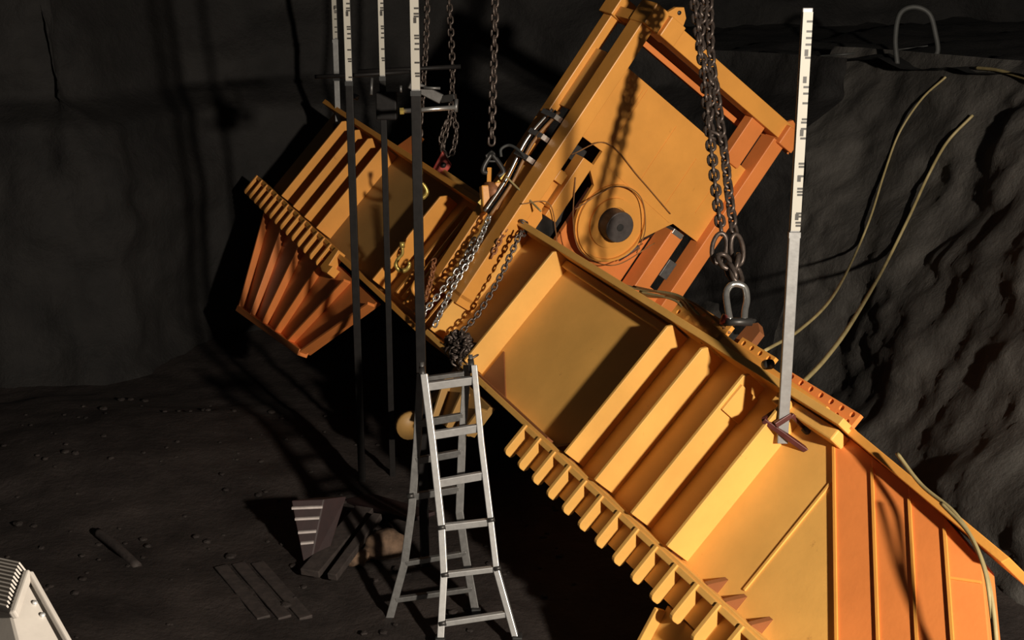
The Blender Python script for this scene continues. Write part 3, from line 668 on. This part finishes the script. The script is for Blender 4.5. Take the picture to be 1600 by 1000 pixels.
def lean(x0, y0, x1, y1, z1): return onfloor(x0, y0, 0.04), hit(x1, y1, Vector((0, 0, z1)), Vector((0, 0, 1)))
a_, b_ = lean(484, 896, 570, 796, 0.16); board(a_, b_, 0.14, 0.05, 'grey muddy board beside the dark red bin, the wide one')
a_, b_ = lean(519, 902, 590, 806, 0.20); board(a_, b_, 0.07, 0.05, 'narrow muddy board leaning beside the muddy sack')
a_, b_ = lean(560, 778, 660, 808, 0.20); board(a_, b_, 0.22, 0.03, 'reddish muddy plank under the leaning boards', 'darkred')
def lump(name, c_, sx, sy, sz, mat, label, cat, seed, amp=0.3, rot=0):
    bm = bmesh.new(); bmesh.ops.create_icosphere(bm, subdivisions=3, radius=1)
    for v in bm.verts:
        k = 1 + amp*fbm((v.co.x*1.5+seed, v.co.y*1.5, v.co.z*1.5), 4); v.co *= k
        v.co.x *= sx; v.co.y *= sy; v.co.z *= sz
        if v.co.z < -sz*0.75: v.co.z = -sz*0.75
    me = bpy.data.meshes.new(name); bm.to_mesh(me); bm.free()
    for p in me.polygons: p.use_smooth = True
    me.materials.append(M[mat]); o = bpy.data.objects.new(name, me); COL.objects.link(o)
    o.location = Vector(c_) + Vector((0, 0, sz*0.72)); o.rotation_euler = (0, 0, rot); tag(o, label, cat); return o
lump('muddy_sack', onfloor(598, 866), 0.17, 0.12, 0.10, 'sack', 'lumpy tan muddy sack on the floor behind the ladder', 'sack', 3.0, 0.35)
lump('muddy_sack', onfloor(555, 878), 0.10, 0.08, 0.06, 'sack', 'small flat muddy rag between the boards and the sack', 'rag', 9.0, 0.5)
# half-buried pole on the mound
pa, pb = onfloor(150, 818, 0.14), onfloor(214, 872, 0.10)
o = MB().tube(catmull([Vector((0, 0, 0)), (pb-pa)*0.5 + Vector((0, 0, 0.015)), pb-pa], 6), 0.032, 10).build('buried_post', 'wood', None, True); o.location = pa
o.location.z = max(floor_z(pa.x, pa.y), 0.0) + 0.0; tag(o, 'old round timber half buried in the mud of the pit floor', 'timber')
# three thin dark strips sunk into the mud
for k, (x0, y0, x1, y1) in enumerate([(345, 888, 412, 962), (372, 882, 445, 960), (402, 880, 478, 958)]):
    a_, b_ = onfloor(x0, y0), onfloor(x1, y1); za, zb = floor_z(a_.x, a_.y), floor_z(b_.x, b_.y); a_.z, b_.z = za, zb
    board(a_ - Vector((0, 0, 0.035)), b_ - Vector((0, 0, 0.035)), 0.09, 0.04, ['dark flat strip in the mud, outermost from the ladder', 'dark flat strip in the mud, middle of the three', 'dark flat strip in the mud, the one next to the ladder'][k])
# clods
mb = MB()
bm = bmesh.new()
for k in range(380):
    x = random.uniform(-5.5, 0.6); y = random.uniform(5.5, 11.3); r = random.choice([0.012, 0.015, 0.02, 0.03])*random.uniform(0.7, 1.3)
    res = bmesh.ops.create_icosphere(bm, subdivisions=2, radius=r)
    for v in res['verts']:
        v.co *= 1 + random.uniform(-0.15, 0.15); v.co.z *= 0.5; v.co += Vector((x, y, floor_z(x, y) - 0.03 + r*0.3))
me = bpy.data.meshes.new('mud_clods'); bm.to_mesh(me); bm.free(); me.materials.append(M['soil_floor'])
o = bpy.data.objects.new('mud_clods', me); COL.objects.link(o); tag(o, 'small loose mud clods scattered over the pit floor', 'clods', None, 'stuff')

# ================================================================== hoses and cables
def hose(pl, r, mat, label, name='hose', cat='hose', group=None, n=10):
    pts = catmull(pl, n); b0 = pts[0].copy()
    o = MB().tube([p-b0 for p in pts], r, 8).build(name, mat, None, True); o.location = b0; tag(o, label, cat, group); return o
from mathutils.bvhtree import BVHTree
def bvh(o):
    me = o.data; return BVHTree.FromPolygons([v.co.copy() for v in me.vertices], [tuple(p.vertices) for p in me.polygons])
TW, TR = bvh(wr), bvh(rm)
def onwall(x, y, gap=0.06):
    r = ray(x, y); best = None
    for t_ in (TW, TR):
        h_ = t_.ray_cast(CC, r.normalized())
        if h_[0] is not None and (best is None or h_[3] < best): best = h_[3]
    if best is None: return at(x, y, 11.0)
    return CC + r.normalized() * (best - gap)
hose([onwall(1478, 120), onwall(1440, 155), onwall(1405, 208), onwall(1382, 270), onwall(1360, 340, .10), onwall(1335, 400, .35), at(1300, 465, 9.4), at(1250, 515, 8.5), at(1195, 548, 7.75)], 0.011, 'hose', 'thin tan hose curving from the rim down to the girder, the upper one')
hose([onwall(1520, 180), onwall(1480, 222), onwall(1450, 275), onwall(1420, 340, .08), onwall(1380, 420, .4), at(1330, 505, 8.6), at(1290, 560, 7.8), at(1252, 600, 7.2)], 0.014, 'hose', 'tan hose curving down the clay wall to the girder beside the tall staff')
hose([onwall(1525, 106), onwall(1560, 110), onwall(1605, 124), onwall(1650, 145)], 0.016, 'hose', 'short tan hose lying over the pit rim')
hose([at(x_, y_, (onwall(1410, 100, 0) - CC).dot(-CB)) for x_, y_ in [(1402, 100), (1399, 60), (1406, 22), (1428, 11), (1452, 22), (1462, 55), (1465, 80), (1456, 92)]], 0.026, 'hosegrey', 'thick grey hose standing in an arch on the rim')
hose([onwall(1280, 88), onwall(1330, 84), onwall(1400, 78), onwall(1450, 72)], 0.012, 'hosegrey', 'thin grey pipe lying along the rim by the arched hose')
hose([MW(2.45, 1.37, -0.02), at(1440, 758, 6.1), at(1490, 800, 5.85), at(1522, 848, 5.65), at(1542, 900, 5.5), at(1553, 960, 5.4), at(1560, 1040, 5.3)], 0.010, 'hose', 'pale cable running along the nose flange and hanging off its end', 'cable', 'cable')
hose([at(1470, 786, 5.9), at(1515, 835, 5.65), at(1538, 890, 5.5), at(1548, 950, 5.42), at(1556, 1030, 5.35)], 0.009, 'hose', 'second pale cable hanging off the nose beside the longer one', 'cable', 'cable')
bund = [[(955, 440), (1000, 452), (1060, 462), (1090, 490), (1128, 525)], [(960, 446), (1010, 462), (1062, 468), (1085, 505), (1112, 535)], [(1000, 456), (1056, 470), (1075, 500), (1098, 536)], [(990, 448), (1058, 464), (1096, 482), (1140, 520)]]
for k, pl in enumerate(bund):
    dB2 = lambda x: (MW(-0.35 + (x-955)/170.0*1.1, 1.42, 0.09) - CC).dot(-CB)
    hose([at(x, y, dB2(x)) for x, y in pl], 0.009, 'hose' if k % 2 == 0 else 'wire', ['tan cable over the flange below the ram, topmost of its bundle', 'amber cable over the flange below the ram, ending highest on the cover strip', 'tan cable over the flange, lowest and shortest of its bundle', 'amber cable over the flange reaching furthest along the bolting plate'][k], 'cable', 'cable', 'cables over the flange')
for k, (pl, lb) in enumerate([
        ([T(0.2, 0.5, 0.0), T(0.40, 0.20, 0.03), T(0.62, 0.05, 0.04), T(0.95, 0.12, 0.03), T(1.18, 0.45, 0.0)], 'thin wire looping under the pivot pin'),
        ([T(0.36, 0.30, 0.0), T(0.55, 0.62, 0.0), T(0.80, 0.68, 0.0), T(1.02, 0.50, 0.0), T(1.1, 0.3, -0.02)], 'thin wire looping over the pivot pin'),
        ([T(0.05, 0.62, 0.01), T(0.3, 0.86, -0.05), T(0.75, 0.80, -0.07), T(1.2, 0.72, -0.07)], 'thin wire strung across the face plate'),
        ([T(-0.08, 0.1, 0.02), T(0.1, 0.22, 0.04), T(0.3, 0.08, 0.03), T(0.45, -0.1, 0.05)], 'thin wire tangled at the foot of the tower')]):
    hose([MM @ p for p in pl], 0.0045, 'wire', lb, 'wire', 'wire')
hose([at(783, 245, dB-0.1), at(783, 233, dB-0.1), at(796, 227, dB-0.1), at(812, 236, dB-0.15), at(822, 250, dB-0.2)], 0.012, 'hosegrey', 'small black hose loop beside the hoist hook')
hose([at(790, 275, dB-0.2), at(815, 300, dB-0.25), at(845, 330, dB-0.45)], 0.008, 'hose', 'pale thin line stretched from the hoist to the tower foot', 'wire', 'wire')

# ================================================================== white work light housing in the near corner
wl = empty('work_light', at(40, 1180, 2.9)); wq = lambda x, y, d: at(x, y, d) - wl.location
K = [wq(44, 893, 2.60), wq(104, 1000, 2.52), wq(160, 1100, 2.45), wq(40, 1100, 2.36), wq(18, 966, 2.50)]
away = Vector((-0.16, 0.10, -0.02))
body = MB().prism([wq(44, 893, 2.60), wq(160, 1100, 2.45), wq(66, 1150, 2.36), wq(20, 964, 2.50)], away).build('housing', 'white', wl, bevel=0.008)
MB().bar(wq(44, 895, 2.585), wq(21, 962, 2.485), 0.014, 0.02, (0, 1, 0)).build('rim', 'white', body, bevel=0.004)
MB().bar(wq(46, 895, 2.585), wq(160, 1098, 2.435), 0.012, 0.012, (0, 1, 0)).build('rim', 'white', body, bevel=0.003)
for x, y in [(54, 943, ), (66, 962)]:
    w0_, w1_, w2_ = at(44, 893, 2.60), at(160, 1100, 2.45), at(20, 964, 2.50); wn_ = (w1_-w0_).cross(w2_-w0_).normalized(); wp_ = hit(x, y, w0_, wn_) - wl.location
    if wn_.y > 0: wn_ = -wn_
    MB().tube([wp_ - wn_*0.004, wp_ + wn_*0.005], 0.005, 10).build('screw', 'alu', body, True)
# cooling fins on the end face
e0, e1 = wq(42, 892, 2.60), wq(19, 962, 2.50)
upn = ((e1-e0).cross(away)).normalized(); 
if upn.z < 0: upn = -upn
for k in range(12):
    f = (k+0.3)/12; p = e0.lerp(e1, f) + upn*0.012*math.sin(math.pi*(0.25+0.7*f))
    MB().bar(p + upn*0.002, p + away*0.85 + upn*0.002, 0.0035, 0.035, upn).build('cooling_fin', 'white' if k % 1 == 0 else 'grille', body)
MB().tube([wq(60, 1120, 2.5), Vector((wq(60, 1120, 2.5).x, wq(60, 1120, 2.5).y, 0.8 - wl.location.z))], 0.018, 10).build('stand_pole', 'steel', wl, True)
pz = wq(60, 1120, 2.5)
for a in (0.3, 2.4, 4.5):
    MB().tube([Vector((pz.x, pz.y, 1.1 - wl.location.z)), Vector((pz.x+0.55*math.cos(a), pz.y+0.55*math.sin(a), 0.02 - wl.location.z))], 0.014, 8).build('stand_leg', 'steel', wl, True)
tag(wl, 'white finned work light housing on a stand in the near corner', 'work light')
